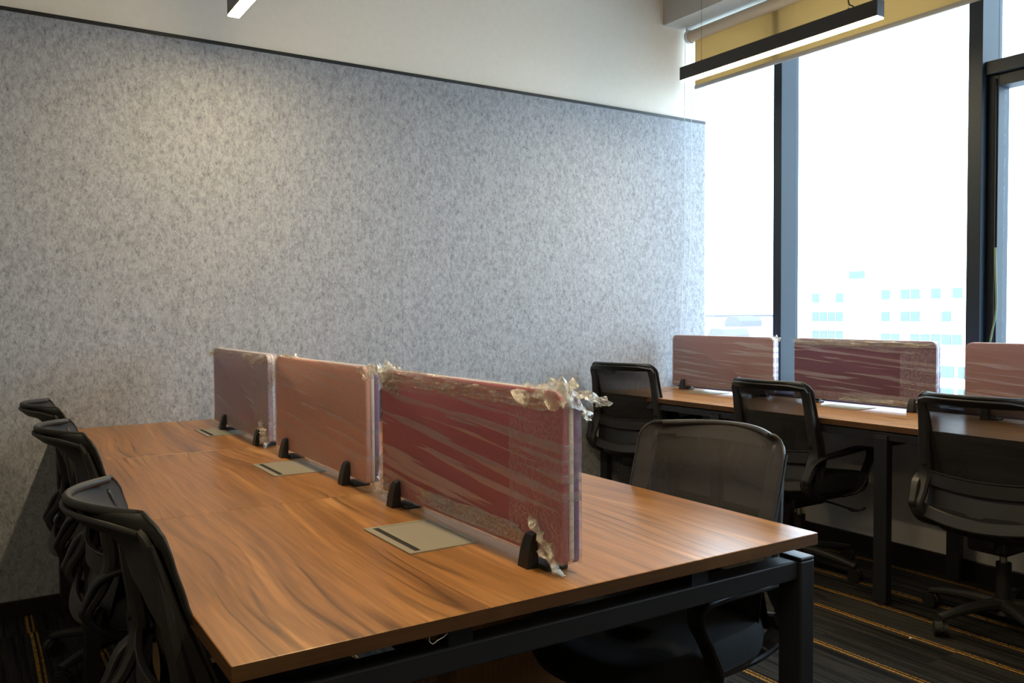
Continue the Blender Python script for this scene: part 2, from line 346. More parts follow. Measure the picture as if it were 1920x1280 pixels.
def tube(bm, pts, r, seg=8, n=6, smooth=True):
    P = crom(pts, n) if smooth else [Vector(p) for p in pts]
    rings = []; ref = Vector((.31, .17, .93))
    for i, p in enumerate(P):
        tg = (P[min(i+1, len(P)-1)]-P[max(i-1, 0)]).normalized()
        a = tg.cross(ref)
        if a.length < 1e-3: a = tg.cross(Vector((1, 0, 0)))
        a.normalize(); b = tg.cross(a).normalized()
        rings.append([bm.verts.new(p+(a*math.cos(2*PI*k/seg)+b*math.sin(2*PI*k/seg))*r) for k in range(seg)])
    for i in range(len(rings)-1):
        for k in range(seg): bm.faces.new((rings[i][k], rings[i][(k+1) % seg], rings[i+1][(k+1) % seg], rings[i+1][k]))
    bm.faces.new(rings[0][::-1]); bm.faces.new(rings[-1])
def grid(bm, nu, nv, f, closed_u=False):
    V = [[bm.verts.new(f(i/(nu-1 if not closed_u else nu), j/(nv-1))) for i in range(nu)] for j in range(nv)]
    for j in range(nv-1):
        for i in range(nu if closed_u else nu-1):
            bm.faces.new((V[j][i], V[j][(i+1) % nu], V[j+1][(i+1) % nu], V[j+1][i]))
    return V
def prism_yz(bm, prof, x0, x1):
    A = [bm.verts.new((x0, y, z)) for y, z in prof]; B = [bm.verts.new((x1, y, z)) for y, z in prof]
    n = len(prof)
    for i in range(n): bm.faces.new((A[i], A[(i+1) % n], B[(i+1) % n], B[i]))
    bm.faces.new(A[::-1]); bm.faces.new(B)
def obj(name, bm, mat, parent=None, smooth=True, loc=None, angle=.7):
    bmesh.ops.recalc_face_normals(bm, faces=bm.faces[:])
    me = bpy.data.meshes.new(name); bm.to_mesh(me); bm.free()
    mats = mat if isinstance(mat, (list, tuple)) else [mat]
    for q in mats: me.materials.append(q)
    if smooth:
        for p in me.polygons: p.use_smooth = True
        me.set_sharp_from_angle(angle=angle)
    o = bpy.data.objects.new(name, me); COL.objects.link(o)
    if loc: o.location = loc
    if parent: o.parent = parent
    return o
def nb(): return bmesh.new()
def empty(name, loc=(0, 0, 0), rz=0):
    o = bpy.data.objects.new(name, None); COL.objects.link(o); o.location = loc; o.rotation_euler = (0, 0, rz); o.empty_display_size = .1
    return o
def tag(o, label=None, cat=None, group=None, kind=None):
    if label: o['label'] = label
    if cat: o['category'] = cat
    if group: o['group'] = group
    if kind: o['kind'] = kind
    return o
def copy_tree(o, parent=None):
    c = o.copy(); COL.objects.link(c)
    for k in ('label', 'category', 'group'):
        if parent is None and k in c: del c[k]
    if parent: c.parent = parent
    for ch in list(o.children): copy_tree(ch, c)
    return c
def rest(bm, n0): return bm.faces[n0:]

# ------------------------------------------------------------------ room shell
YW = 2.80           # felt wall plane
XG = 3.74           # glass plane
XI = 3.515          # inner face of the low wall under the window
XL, YB, ZC = -2.9, -3.9, 3.45
b = nb(); bx(b, XL-.1, XG+.02, YB-.1, YW+.1, -.1, 0); tag(obj('floor', b, M['carpet'], smooth=False), 'dark carpet planks with thin yellow stripes', kind='structure')
b = nb(); bx(b, XL-.1, XG+.02, YB-.1, YW+.1, ZC, ZC+.1); tag(obj('ceiling', b, M['ceil'], smooth=False), kind='structure')
b = nb(); bx(b, XL-.1, XG+.02, YW, YW+.12, 0, ZC); tag(obj('wall_far', b, M['plaster'], smooth=False), 'white plaster wall above the felt panel', kind='structure')
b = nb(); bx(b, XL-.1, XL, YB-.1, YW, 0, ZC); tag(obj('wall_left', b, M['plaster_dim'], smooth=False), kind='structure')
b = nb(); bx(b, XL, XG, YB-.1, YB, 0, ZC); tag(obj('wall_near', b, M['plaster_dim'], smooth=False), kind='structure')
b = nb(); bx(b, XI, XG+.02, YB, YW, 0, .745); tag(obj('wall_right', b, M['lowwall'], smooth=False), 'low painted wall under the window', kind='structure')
b = nb(); bx(b, XI, XG+.02, YB, -1.36, .745, 3.0); tag(obj('wall_right', b, M['plaster_dim'], smooth=False), 'unseen wall added beyond the window to cut its light', kind='structure')  # added out of view to shorten the window and cut daylight
b = nb(); bx(b, XI-.01, XG+.02, -1.36, YW, .745, .765, .003); tag(obj('trim_1', b, M['sill'], smooth=False), 'window sill board with a lilac reflection put into its colour', kind='structure')
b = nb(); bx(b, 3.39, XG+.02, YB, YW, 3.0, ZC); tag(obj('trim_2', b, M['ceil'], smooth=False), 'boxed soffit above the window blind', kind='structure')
b = nb(); bx(b, XL, XG, YW-.014, YW, 0, .07, .003); tag(obj('baseboard_far', b, M['base'], smooth=False), 'black baseboard under the felt wall', kind='structure')
b = nb(); bx(b, XI-.014, XI, YB, YW-.014, 0, .085, .003); tag(obj('baseboard_right', b, M['base'], smooth=False), 'black baseboard under the window', kind='structure')

# felt cladding
fp = empty('felt_wall_panel', (0, YW, .07)); tag(fp, 'large mottled grey felt acoustic panel covering the long wall', 'wall panel')
for i, (x0, x1) in enumerate(((XL, -.83), (-.83, 1.583), (1.5838, XG+.01))):
    b = nb(); bx(b, x0, x1, -.008, 0, 0, 2.362); obj('felt_sheet', b, M['felt'], fp, smooth=False)
b = nb(); bx(b, XL, XG+.01, -.012, 0, 2.362, 2.378, .001); obj('edge_trim', b, M['black_trim'], fp, smooth=False)

# ------------------------------------------------------------------ window
win = empty('window_1', (XG, 0, .765)); tag(win, 'tall dark framed office window looking over pale buildings', kind='structure')
def wb(name, x0, x1, y0, y1, z0, z1, m='frame_al', parent=win, bev=.002):
    b = nb(); bx(b, x0-XG, x1-XG, y0, y1, z0-.765, z1-.765, bev); return obj(name, b, M[m], parent, smooth=False)
ZT = 3.0
wb('mullion', 3.62, XG+.03, 2.078, 2.135, .765, ZT)
wb('mullion', 3.60, XG+.03, .940, 1.004, .765, ZT)
for k in range(1, 2): wb('mullion', 3.62, XG+.03, .94-1.13*k, 1.0-1.13*k, .765, ZT)
wb('jamb', XG-.07, XG+.03, -1.36, -1.32, .765, ZT)
wb('transom', 3.625, XG+.03, -.19, .940, 2.285, 2.345)
# opening casement below the transom
sash = wb('sash_frame', 3.655, XG+.01, .895, .940, .80, 2.285)
for a in ((.895-1.03, .895, 2.232, 2.285), (.895-1.03, .895, .80, .85), (-.19, -.135, .80, 2.285)):
    b = nb(); bx(b, 3.655-XG, .01, a[0], a[1], a[2]-.765, a[3]-.765, .002); o = obj('sash_rail', b, M['frame_al'], sash, smooth=False)
b = nb(); bx(b, -.095, -.085, .902, .912, .05, 1.50); obj('sash_seal', b, M['gap'], sash, smooth=False)
b = nb(); bx(b, -.03, -.024, -.135, .895, .085, 1.47); obj('pane', b, M['glass'], sash, smooth=False)
for y0, y1, z0, z1 in ((2.135, YW, .765, ZT), (1.004, 2.078, .765, ZT), (-.19, .94, 2.345, ZT), (-1.32, -.19, .765, ZT)):
    b = nb(); bx(b, -.003, .003, y0, y1, z0-.765, z1-.765); obj('pane', b, M['glass'], win, smooth=False)
wb('sill_rail', XG-.02, XG+.03, -1.36, YW, .765, .80)

# roller blind
bl = empty('roller_blind', (3.566, 2.755, 2.945)); tag(bl, 'yellow translucent roller blind pulled down a little over the window', 'blind')
BY = -1.34-2.755
b = nb(); cyl(b, (0, -.02, 0), (0, BY, 0), .035, 24); obj('roller_tube', b, M['roller'], bl)
b = nb(); bx(b, -.03, .03, -.012, .0, -.035, .055, .008); cyl(b, (0, .005, 0), (0, -.02, 0), .040, 24); obj('bracket', b, M['cord'], bl)
b = nb(); bx(b, .0335, .0345, BY, -.02, -.305, 0); obj('fabric', b, M['blind'], bl, smooth=False)
b = nb(); bx(b, .026, .042, BY, -.018, -.325, -.300, .006); obj('bottom_bar', b, M['bar'], bl)
b = nb()
ch = [(-.040, -.010, 0), (-.042, -.004, -.3), (-.044, -.006, -.9), (-.046, -.006, -1.25), (-.052, .006, -1.6), (-.075, .0, -1.86), (-.105, -.003, -2.0)]
tube(b, ch, .0016, 6, 8)
ch2 = [(.025, -.006, -.02), (.02, -.003, -.35), (.012, -.004, -.9), (.0, -.004, -1.4), (-.03, -.003, -1.8), (-.105, -.003, -2.0)]
tube(b, ch2, .0016, 6, 8)
for k in range(0, 60):
    z = -k*.033; bmesh.ops.create_icosphere(b, subdivisions=1, radius=.0026, matrix=Matrix.Translation((-.040-.008*min(1, k/55), -.008, z)))
obj('chain', b, M['cord'], bl)

# ------------------------------------------------------------------ outside
b = nb(); bx(b, 8, 500, -200, 400, -12.2, -12); tag(obj('ground', b, M['ground'], smooth=False), 'pale ground outside far below the window', kind='structure')
def building(x, y0, y1, ztop, rows, cols, label, depth=14, wz=1.1, gap=.5, roof=None, win_rows=None):
    t = empty('office_building', (x, (y0+y1)/2, -12)); tag(t, label, 'building', 'pale buildings outside the window')
    w = (y1-y0)/2; h = ztop+12
    b = nb(); bx(b, 0, depth, -w, w, 0, h); obj('wall', b, M['bldg'], t, smooth=False)
    b = nb(); bx(b, -.15, depth+.15, -w-.15, w+.15, h, h+.18); obj('parapet', b, M[roof or 'bldg'], t, smooth=False)
    for r in range(rows):
        z1 = h-.45-r*(wz+gap)
        for c in range(cols):
            cw = 2*w/cols
            if random.random() < .18: continue
            f0 = -w+c*cw+cw*.06; f1 = -w+(c+1)*cw-cw*.06
            b = nb(); bx(b, -.06, .05, f0, f1, z1-wz, z1); obj('window_strip', b, M['bglass'], t, smooth=False)
    return t
building(60, 32.3, 38.8, 3.3, 4, 8, 'pale white office block with bands of grey windows seen through the middle pane', wz=.75, gap=.95)
building(62, 43.6, 46.8, 3.2, 4, 4, 'washed out building with bluish windows just right of the first mullion', wz=.8, gap=.8)
building(70, 47.0, 48.9, 5.4, 3, 1, 'narrow pale tower rising between the washed out blocks', depth=3, wz=.7, gap=1.3)
building(56, 52.5, 57.5, .75, 2, 5, 'low rooftop building with dark openings seen in the leftmost pane', depth=8, wz=.25, gap=.5, roof='roofgrey')
building(48, 22, 30, -1.6, 2, 4, 'low flat building below the opening window sash', depth=10, wz=.7, gap=.6)
def shed(x, y, z, w, h, label):
    t = empty('roof_shed', (x, y, z)); tag(t, label, 'roof shed')
    b = nb()
    prof = [(-w/2, 0), (w/2, 0), (w/2, h*.5), (w*.25, h), (-w*.35, h*.95), (-w/2, h*.55)]
    prism_yz(b, prof, 0, 2.5); obj('shell', b, M['roofgrey'], t, smooth=False)
    b = nb(); bx(b, -.6, 3, -w*.62, w*.62, -.15, 0); obj('slab', b, M['bldg'], t, smooth=False)
shed(50, 45.0, .05, 1.6, .8, 'rounded grey roof hut on the skyline in the leftmost pane')
shed(44, 41.0, -.95, 1.7, 1.0, 'slanted grey roof shed below the rounded hut')

# ------------------------------------------------------------------ pendant lamps
ZL = 2.43
def make_lamp():
    t = empty('pendant_lamp', (0, 0, 0)); LL = 1.142; HW = .0245; HH = .068
    b = nb(); bx(b, -HW, HW, .004, LL-.004, 0, HH, .002); obj('housing', b, M['lamp_body'], t, smooth=False)
    b = nb(); bx(b, -HW+.0015, HW-.0015, .001, LL-.001, -.007, -.001, .003); obj('diffuser', b, M['led'], t, smooth=False)
    for y in (.0, LL-.004):
        b = nb(); bx(b, -HW, HW, y, y+.004, 0, HH, .001); obj('end_cap', b, M['lamp_end'], t, smooth=False)
    for y in (.152, 1.01):
        b = nb(); cyl(b, (0, y, HH-.002), (0, y, ZC-ZL), .0008, 6); cyl(b, (0, y, HH-.002), (0, y, HH+.010), .0045, 8); obj('suspension_wire', b, M['steel'], t)
    b = nb(); tube(b, [(0, .122, HH), (.004, .133, HH+.014), (0, .150, HH+.030), (0, .153, HH+.08), (0, .154, HH+.35), (0, .152, ZC-ZL)], .0030, 8, 6); obj('power_cable', b, M['plastic'], t)
    return t
l1 = make_lamp(); l1.location = (2.900, .983, ZL)
tag(l1, 'black linear pendant lamp hanging in front of the yellow blind', 'lamp', 'black linear pendant lamps')
l2 = copy_tree(l1); l2.location = (.647, 2.372-1.142, ZL)
tag(l2, 'lit black pendant lamp cut off by the top edge above the long desk', 'lamp', 'black linear pendant lamps')
for x, y, lb in ((.647, -.95, 'unseen black pendant lamp added over the near end of the long desk to brighten it'), (-1.45, -1.75, 'unseen black pendant lamp added left of the camera to brighten the screens')):
    l = copy_tree(l1); l.location = (x, y, ZL); tag(l, lb, 'lamp', 'black linear pendant lamps')  # extra unseen lamps, added to brighten the near desk and screen faces

# ------------------------------------------------------------------ workstations
def slab(name, x0, x1, y0, y1, parent, edges='X'):
    b = nb(); bx(b, 0, x1-x0, 0, y1-y0, .725, .75, .0012, 1)
    b.normal_update()
    for f in b.faces:
        n = f.normal
        f.material_index = 0 if abs(n.z) > .7 else (1 if abs(n.y) > .7 else 2)
    o = obj(name, b, [M['wood'], M['wood_edge'], M['wood_edge_y']], parent, smooth=False, loc=(x0, y0, 0)); return o
def cable_port(x, y, ang, parent, flip=False):
    t = nb()
    # frame with an opening strip along one long side; lid fills the rest
    W2, L2 = .078, .115
    sx = -1 if flip else 1
    def fx(a, b_): return (min(a*sx, b_*sx), max(a*sx, b_*sx))
    for (x0, x1, y0, y1) in ((-W2, -W2+.016, -L2, L2), (W2-.009, W2, -L2, L2), (-W2+.016, W2-.009, L2-.010, L2), (-W2+.016, W2-.009, -L2, -L2+.010)):
        a = fx(x0, x1); bx(t, a[0], a[1], y0, y1, 0, .0025)
    o = obj('cable_port', t, M['port'], parent, smooth=False, loc=(x, y, .7503)); o.rotation_euler = (0, 0, ang)
    t = nb(); a = fx(-W2+.030, W2-.010); bx(t, a[0], a[1], -L2+.0115, L2-.0115, .0003, .0022, .0006, 1); obj('lid', t, M['port'], o, smooth=False)
    t = nb(); a = fx(-W2+.016, -W2+.030); bx(t, a[0], a[1], -L2+.010, L2-.010, .0001, .0004); obj('slot', t, M['gap'], o, smooth=False)
    return o
WT = 1.22; SEAM = [0, .92, 1.872, 2.79]
ws = empty('bench_desk', (0, 0, 0)); tag(ws, 'long walnut bench desk with black steel legs against the felt wall', 'desk')
for k in range(3):
    y0, y1 = SEAM[k]+(.0008 if k else 0), SEAM[k+1]-.0008
    slab('desktop', 0, WT, y0, y1, ws)
def leg(parent, x0, x1, y0, y1, z1=.697):
    b = nb(); bx(b, x0, x1, y0, y1, .012, z1-.004, .003); o = obj('leg', b, M['steel'], parent, smooth=False)
    b = nb(); bx(b, x0, x1, y0, y1, z1-.004, z1+.004, .003); obj('leg_cap', b, M['plastic'], o, smooth=False)
    b = nb(); cyl(b, ((x0+x1)/2, (y0+y1)/2, 0), ((x0+x1)/2, (y0+y1)/2, .014), .018, 16); obj('foot', b, M['plastic'], o)
for (ya, yb) in ((.006, .064), (.89, .95), (1.842, 1.902), (2.725, 2.785)):
    leg(ws, .006, .050, ya, yb); leg(ws, 1.172, 1.216, ya, yb)
    b = nb(); bx(b, .050, 1.172, ya+.006, yb-.006, .655, .695, .003); obj('crossbeam', b, M['steel'], ws, smooth=False)
    for xs in (.34, .87):
        b = nb(); bx(b, xs, xs+.045, ya+.014, yb-.01, .695, .725); obj('spacer', b, M['steel'], ws, smooth=False)
for xr in (.30, .88):
    b = nb(); bx(b, xr, xr+.03, .06, 2.72, .66, .69, .002); obj('rail', b, M['steel'], ws, smooth=False)
b = nb(); tube(b, [(.302, .010, .724), (.300, .006, .716), (.305, .004, .712), (.312, .003, .716), (.322, .003, .719), (.330, .003, .7235)], .0006, 6, 6); obj('loose_thread', b, M['cord'], ws)
PORTS = [(.506, .452), (.528, 1.387), (.558, 2.333)]
for (x, y) in PORTS: cable_port(x, y, 0, ws)
for (x, y) in ((.735, .46), (.735, 1.387), (.735, 2.333)): cable_port(x, y, PI, ws)

wd = empty('window_desk', (2.866, 0, 0)); tag(wd, 'single sided walnut desk running under the window', 'desk')
SW = [-.865, .02, .963, 1.885, 2.79]
for k in range(4): slab('desktop', 0, .612, SW[k]+.0008, SW[k+1]-.0008, wd)
for yc in (-.82, .02, .947, 1.87, 2.752):
    leg(wd, .0, .040, yc-.030, yc+.030, .702); leg(wd, .545, .585, yc-.030, yc+.030, .702)
    b = nb(); bx(b, .04, .545, yc-.022, yc+.022, .660, .698, .003); obj('crossbeam', b, M['steel'], wd, smooth=False)
    b = nb(); bx(b, .10, .14, yc-.02, yc+.02, .698, .725); obj('spacer', b, M['steel'], wd, smooth=False)
b = nb(); bx(b, .012, .050, -.8, 2.73, .685, .718, .002); obj('rail', b, M['steel'], wd, smooth=False)
b = nb(); bx(b, .50, .535, -.8, 2.73, .685, .718, .002); obj('rail', b, M['steel'], wd, smooth=False)
for y in (2.365, 1.430, .49): cable_port(3.312-2.866, y, 0, wd)

# pedestals
PW = .165
def make_pedestal():
    t = empty('drawer_pedestal', (0, 0, 0))           # front faces -X, origin mid base
    b = nb(); bx(b, .018, .46, -PW, PW, .055, .60, .001, 1); obj('carcass', b, M['wood_v'], t, smooth=False)
    for i, (z0, z1) in enumerate(((.062, .315), (.320, .455), (.460, .595))):
        b = nb(); bx(b, 0, .0175, -PW+.003, PW-.003, z0, z1, .0012, 1); d = obj('drawer_front', b, M['wood_v'], t, smooth=False)
        b = nb(); bx(b, -.022, -.016, -.06, .06, z1-.045, z1-.035, .002); bx(b, -.018, .001, -.06, -.052, z1-.045, z1-.035); bx(b, -.018, .001, .052, .06, z1-.045, z1-.035); obj('handle', b, M['chrome'], d, smooth=False)
    for sx in (.06, .42):
        for sy in (-.13, .13):
            b = nb(); cyl(b, (sx, sy-.012, .022), (sx, sy+.012, .022), .022, 16); bx(b, sx-.016, sx+.016, sy-.016, sy+.016, .040, .055); obj('caster', b, M['plastic'], t)
    return t
p1 = make_pedestal(); p1.location = (.072, 2.615, 0); tag(p1, 'walnut drawer pedestal under the desk nearest the felt wall', 'pedestal', 'walnut pedestals under the bench desk')
p2 = copy_tree(p1); p2.location = (.105, 1.738, 0); p2.scale.y = .75; tag(p2, 'walnut drawer pedestal with keys hanging from its lock', 'pedestal', 'walnut pedestals under the bench desk')
lk = nb(); cyl(lk, (-.004, -.14, .335), (-.012, -.14, .335), .010, 16); bx(lk, -.034, -.012, -.150, -.130, .322, .348, .003); lo = obj('lock', lk, M['chrome'], p2)
lk = nb(); tube(lk, [(-.028, -.14, .324), (-.034, -.14, .315), (-.034, -.14, .300), (-.026, -.14, .290), (-.022, -.14, .300), (-.026, -.14, .318)], .0012, 6, 5); bx(lk, -.040, -.036, -.152, -.128, .235, .285, .004); bx(lk, -.032, -.030, -.144, -.136, .205, .262, .001); obj('keys', lk, M['chrome'], lo)
p4 = copy_tree(p1); p4.location = (1.165, .79, 0); p4.scale.y = .8; p4.rotation_euler = (0, 0, PI); tag(p4, 'walnut pedestal under the right half of the near desk bay', 'pedestal', 'walnut pedestals under the bench desk')

# ------------------------------------------------------------------ desk screens
def rrect(hy, z0, z1, rt_, rb_, n=7):
    pts = []
    for (cy, cz, r, a0) in ((hy-rt_, z1-rt_, rt_, 0), (-hy+rt_, z1-rt_, rt_, PI/2), (-hy+rb_, z0+rb_, rb_, PI), (hy-rb_, z0+rb_, rb_, 1.5*PI)):
        for k in range(n): a = a0+PI/2*k/(n-1); pts.append((cy+r*math.cos(a), cz+r*math.sin(a)))
    return pts
def pad(bm, x0, x1, hy, z0, z1, rt_, rb_, e=.004):
    """fabric pad with softened rims"""
    a = rrect(hy, z0, z1, rt_, rb_); i = rrect(hy-e, z0+e, z1-e, rt_-e*.8, max(rb_-e*.8, .001))
    secs = [(x0, i), (x0+e*.35, rrect(hy-e*.3, z0+e*.3, z1-e*.3, rt_, rb_)), (x0+e, a), (x1-e, a), (x1-e*.35, rrect(hy-e*.3, z0+e*.3, z1-e*.3, rt_, rb_)), (x1, i)]
    R = [[bm.verts.new((x, y, z)) for y, z in pr] for x, pr in secs]
    n = len(a)
    for A, B in zip(R, R[1:]):
        for k in range(n): bm.faces.new((A[k], A[(k+1) % n], B[(k+1) % n], B[k]))
    bm.faces.new(R[0][::-1]); bm.faces.new(R[-1])
def nz(x, y, z): return noise.noise(Vector((x, y, z)))
def crumple(bm, c, ax, ay, az, nu=13, nv=9, amp=.012, seed=0., fold=3.0, taper=0.):
    """crushed scrap of film around c; ax/ay extents (Vectors), az fold direction"""
    c, ax, ay, az = Vector(c), Vector(ax), Vector(ay), Vector(az)
    def f(u, v):
        s = u*2-1; t = v*2-1; k = 1-taper*u
        e = 1+.22*nz(s*1.7+seed, t*1.9, 3.3+seed)+.12*nz(s*6+seed, t*6, 9.)
        p = c+ax*s*e+ay*t*e*k
        h = nz(s*fold+seed, t*fold*.8, seed*1.3)*1.5+.6*abs(nz(s*fold*2.2, t*fold*2.4+seed, 5.1))-.2
        p += az*amp*h/az.length*2
        p += Vector((nz(s*5, t*5, seed+1), nz(s*5, t*5, seed+7), nz(s*5, t*5, seed+13)))*amp*.55
        p.z = max(p.z, .004)
        return p
    grid(bm, nu, nv, f)
HY = .3875; Z0, Z1 = .022, .328
def make_screen(name, c_front, c_back, fm, seed=0., tufts=(), wrinkle=.0016, clamps=(-.29, .29), slope=.12):
    t = empty(name)
    b = nb(); pad(b, -.019, -.004, HY, Z0, Z1, .030, .008); obj('front_pad', b, M[c_front], t)
    b = nb(); pad(b, -.0045, .0045, HY+.0015, Z0+.002, Z1+.0015, .031, .009, .0015); obj('core_strip', b, M['white_core'], t)
    b = nb(); pad(b, .004, .019, HY, Z0, Z1, .030, .008); obj('back_pad', b, M[c_back], t)
    # film shell with real wrinkles: wraps round the board as a closed ring in X, grid over Y,Z
    b = nb()
    hx = .0205
    for sgn in (-1, 1):
        ny, nz_ = 110, 46
        def f(u, v):
            y = -HY-.003+(2*HY+.006)*u; z = Z0-.002+(Z1-Z0+.004)*v
            # pull the corners in so that they follow the rounded pad
            for cy in (-1, 1):
                yy = abs(y)-(HY+.003-.031); zz = z-(Z1+.002-.031)
                if yy > 0 and zz > 0 and y*cy > 0:
                    L_ = math.hypot(yy, zz); m_ = max(yy, zz)
                    if L_ > 0: y = cy*((HY+.003-.031)+yy*m_/L_); z = (Z1+.002-.031)+zz*m_/L_
            q = z-slope*y
            w = nz(q*45+seed, y*2.2, seed)+.5*nz(q*110, y*4, seed+4)
            edge = min(u, 1-u, v, 1-v)*12
            w = max(w, -.35)
            k = min(1, edge)
            return Vector((sgn*(hx+wrinkle*(w*.9+.5)*k), y, z))
        grid(b, ny, nz_, f)
    # rim strip between both faces, all round
    pr = rrect(HY+.003, Z0-.002, Z1+.002, .033, .010, 9); n = len(pr)
    for i in range(n):
        (y0, z0), (y1, z1) = pr[i], pr[(i+1) % n]
        m_ = max(1, int(math.hypot(y1-y0, z1-z0)/.012))
        for k in range(m_):
            a0, a1 = k/m_, (k+1)/m_
            def q(a, x):
                y = y0+(y1-y0)*a; z = z0+(z1-z0)*a
                d = .0012*nz(y*60+seed, z*60, x*80) if abs(x) < .02 else 0
                return b.verts.new((x, y*(1+d*2), z+d))
            xs = (-hx, -.007, .007, hx)
            for xa, xb in zip(xs, xs[1:]): b.faces.new((q(a0, xa), q(a1, xa), q(a1, xb), q(a0, xb)))
    bmesh.ops.remove_doubles(b, verts=b.verts[:], dist=.0004)
    obj('stretch_film', b, fm, t, angle=1.2)
    if tufts:
        b = nb()
        for i, tf in enumerate(tufts): crumple(b, *tf[:4], amp=tf[4], seed=seed*3+i*5.7, fold=tf[5] if len(tf) > 5 else 3., taper=tf[6] if len(tf) > 6 else 0.)
        obj('torn_film', b, M['crumple'], t, angle=.28)
    for y in clamps:
        for sx in (-1, 1):
            b = nb()
            # tapered wedge foot leaning on the pad
            def ring(z, d, w): return [b.verts.new((sx*.0225, y-w, z)), b.verts.new((sx*.0225, y+w, z)), b.verts.new((sx*(.0225+d), y+w*.88, z)), b.verts.new((sx*(.0225+d), y-w*.88, z))]
            R = [ring(0, .023, .0185), ring(.004, .023, .0185), ring(.030, .019, .017), ring(.052, .0125, .0150), ring(.060, .008, .0138), ring(.063, .003, .0125)]
            for A, B in zip(R, R[1:]):
                for k in range(4): b.faces.new((A[k], A[(k+1) % 4], B[(k+1) % 4], B[k]))
            b.faces.new(R[0][::-1]); b.faces.new(R[-1])
            o = obj('clamp_foot', b, M['plastic'], t, angle=.5)
        b = nb(); bx(b, -.024, .024, y-.048, y+.018, 0, .009, .002); obj('clamp_base', b, M['plastic'], t, smooth=False)
    return t
V3 = Vector
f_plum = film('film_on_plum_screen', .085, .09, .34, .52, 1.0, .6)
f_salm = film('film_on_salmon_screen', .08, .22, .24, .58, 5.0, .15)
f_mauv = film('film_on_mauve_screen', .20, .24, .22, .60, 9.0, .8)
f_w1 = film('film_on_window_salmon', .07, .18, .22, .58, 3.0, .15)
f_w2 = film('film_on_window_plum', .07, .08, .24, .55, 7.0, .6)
T1 = [  # nearest plum screen: (centre, ax, ay, az, amp)
    ((-.005, .375, .325), (0, .055, .012), (.034, 0, 0), (0, 0, 1), .012, 3.),
    ((-.024, .33, .305), (.0, .06, .008), (0, .004, .022), (1, 0, 0), .008, 3.5),
    ((-.024, .20, .315), (0, .16, .002), (0, 0, .018), (1, 0, 0), .005, 4.5),
    ((-.024, -.14, .310), (0, .20, .002), (0, 0, .016), (1, 0, 0), .005, 5.),
    ((-.010, -.33, .325), (0, .075, -.004), (.024, 0, .010), (0, 0, 1), .011, 3.),
    ((.026, -.375, .325), (.036, -.010, -.012), (.0, .028, .016), (0, 0, 1), .009, 1.5, .7),
    ((.024, -.385, .300), (.018, -.006, -.022), (0, .016, .016), (1, 0, 0), .008, 1.8, .5),
    ((.066, -.392, .308), (.012, -.003, .001), (0, .004, .008), (1, 0, 0), .005, 3.),
    ((-.026, -.345, .045), (0, -.030, -.022), (0, .018, .030), (1, 0, 0), .010, 3.2),
    ((-.022, .365, .035), (0, .028, 0), (0, 0, .026), (1, 0, 0), .006, 4.),
    ((-.024, -.05, .050), (0, .22, 0), (0, 0, .018), (1, 0, 0), .004, 5.)]
T2 = [((.004, -.39, .322), (.03, -.028, .004), (0, .02, .012), (0, 0, 1), .008, 3., .5), ((.012, -.390, .05), (.004, -.012, 0), (.012, 0, .045), (0, 1, 0), .006, 3.), ((0, .30, .331), (0, .09, 0), (.022, 0, 0), (0, 0, 1), .005, 3.)]
T3 = [((-.01, .39, .318), (0, .035, -.006), (.02, 0, .010), (0, 0, 1), .009, 3.), ((-.024, -.25, .308), (0, .13, 0), (0, 0, .018), (1, 0, 0), .008, 4.), ((-.022, .1, .318), (0, .25, 0), (0, 0, .012), (1, 0, 0), .005, 5.),
      ((.006, -.392, .27), (.004, -.014, 0), (.020, 0, .055), (0, 1, 0), .010, 3.), ((-.026, -.355, .045), (0, -.028, -.012), (0, .008, .036), (1, 0, 0), .011, 3.)]
TW1 = [((.0, -.392, .325), (.0, -.03, -.004), (.018, 0, .008), (0, 0, 1), .008, 3., .6)]
TW2 = [((-.022, .0, .312), (0, .37, 0), (0, 0, .014), (1, 0, 0), .004, 7.), ((-.022, -.15, .035), (0, .22, 0), (0, 0, .014), (1, 0, 0), .004, 6.)]
GS = 'film wrapped desk screens'
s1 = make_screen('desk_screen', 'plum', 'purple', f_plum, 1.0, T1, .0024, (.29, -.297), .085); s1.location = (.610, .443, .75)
tag(s1, 'nearest plum red desk screen wrapped in wrinkled torn plastic film', 'desk screen', GS)
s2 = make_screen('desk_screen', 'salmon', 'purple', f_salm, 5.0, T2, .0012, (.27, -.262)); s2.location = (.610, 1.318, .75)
tag(s2, 'salmon pink desk screen in smooth film, middle of the long desk', 'desk screen', GS)
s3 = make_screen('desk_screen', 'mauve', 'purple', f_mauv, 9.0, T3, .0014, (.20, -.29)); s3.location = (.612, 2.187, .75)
tag(s3, 'greyish mauve desk screen farthest along, next to the felt wall', 'desk screen', GS)
s4 = make_screen('desk_screen', 'salmon_dim', 'purple', f_w1, 3.0, TW1, .0012, (.29, -.28)); s4.location = (3.392, 2.312, .75)
tag(s4, 'salmon desk screen in front of the window beside the felt wall', 'desk screen', GS)
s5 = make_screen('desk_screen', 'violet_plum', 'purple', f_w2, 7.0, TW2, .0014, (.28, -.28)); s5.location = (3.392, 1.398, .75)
tag(s5, 'dark plum desk screen standing before the middle window pane', 'desk screen', GS)
s6 = copy_tree(s4); s6.location = (3.392, .492, .75)
tag(s6, 'salmon desk screen at the right edge in front of the opening sash', 'desk screen', GS)

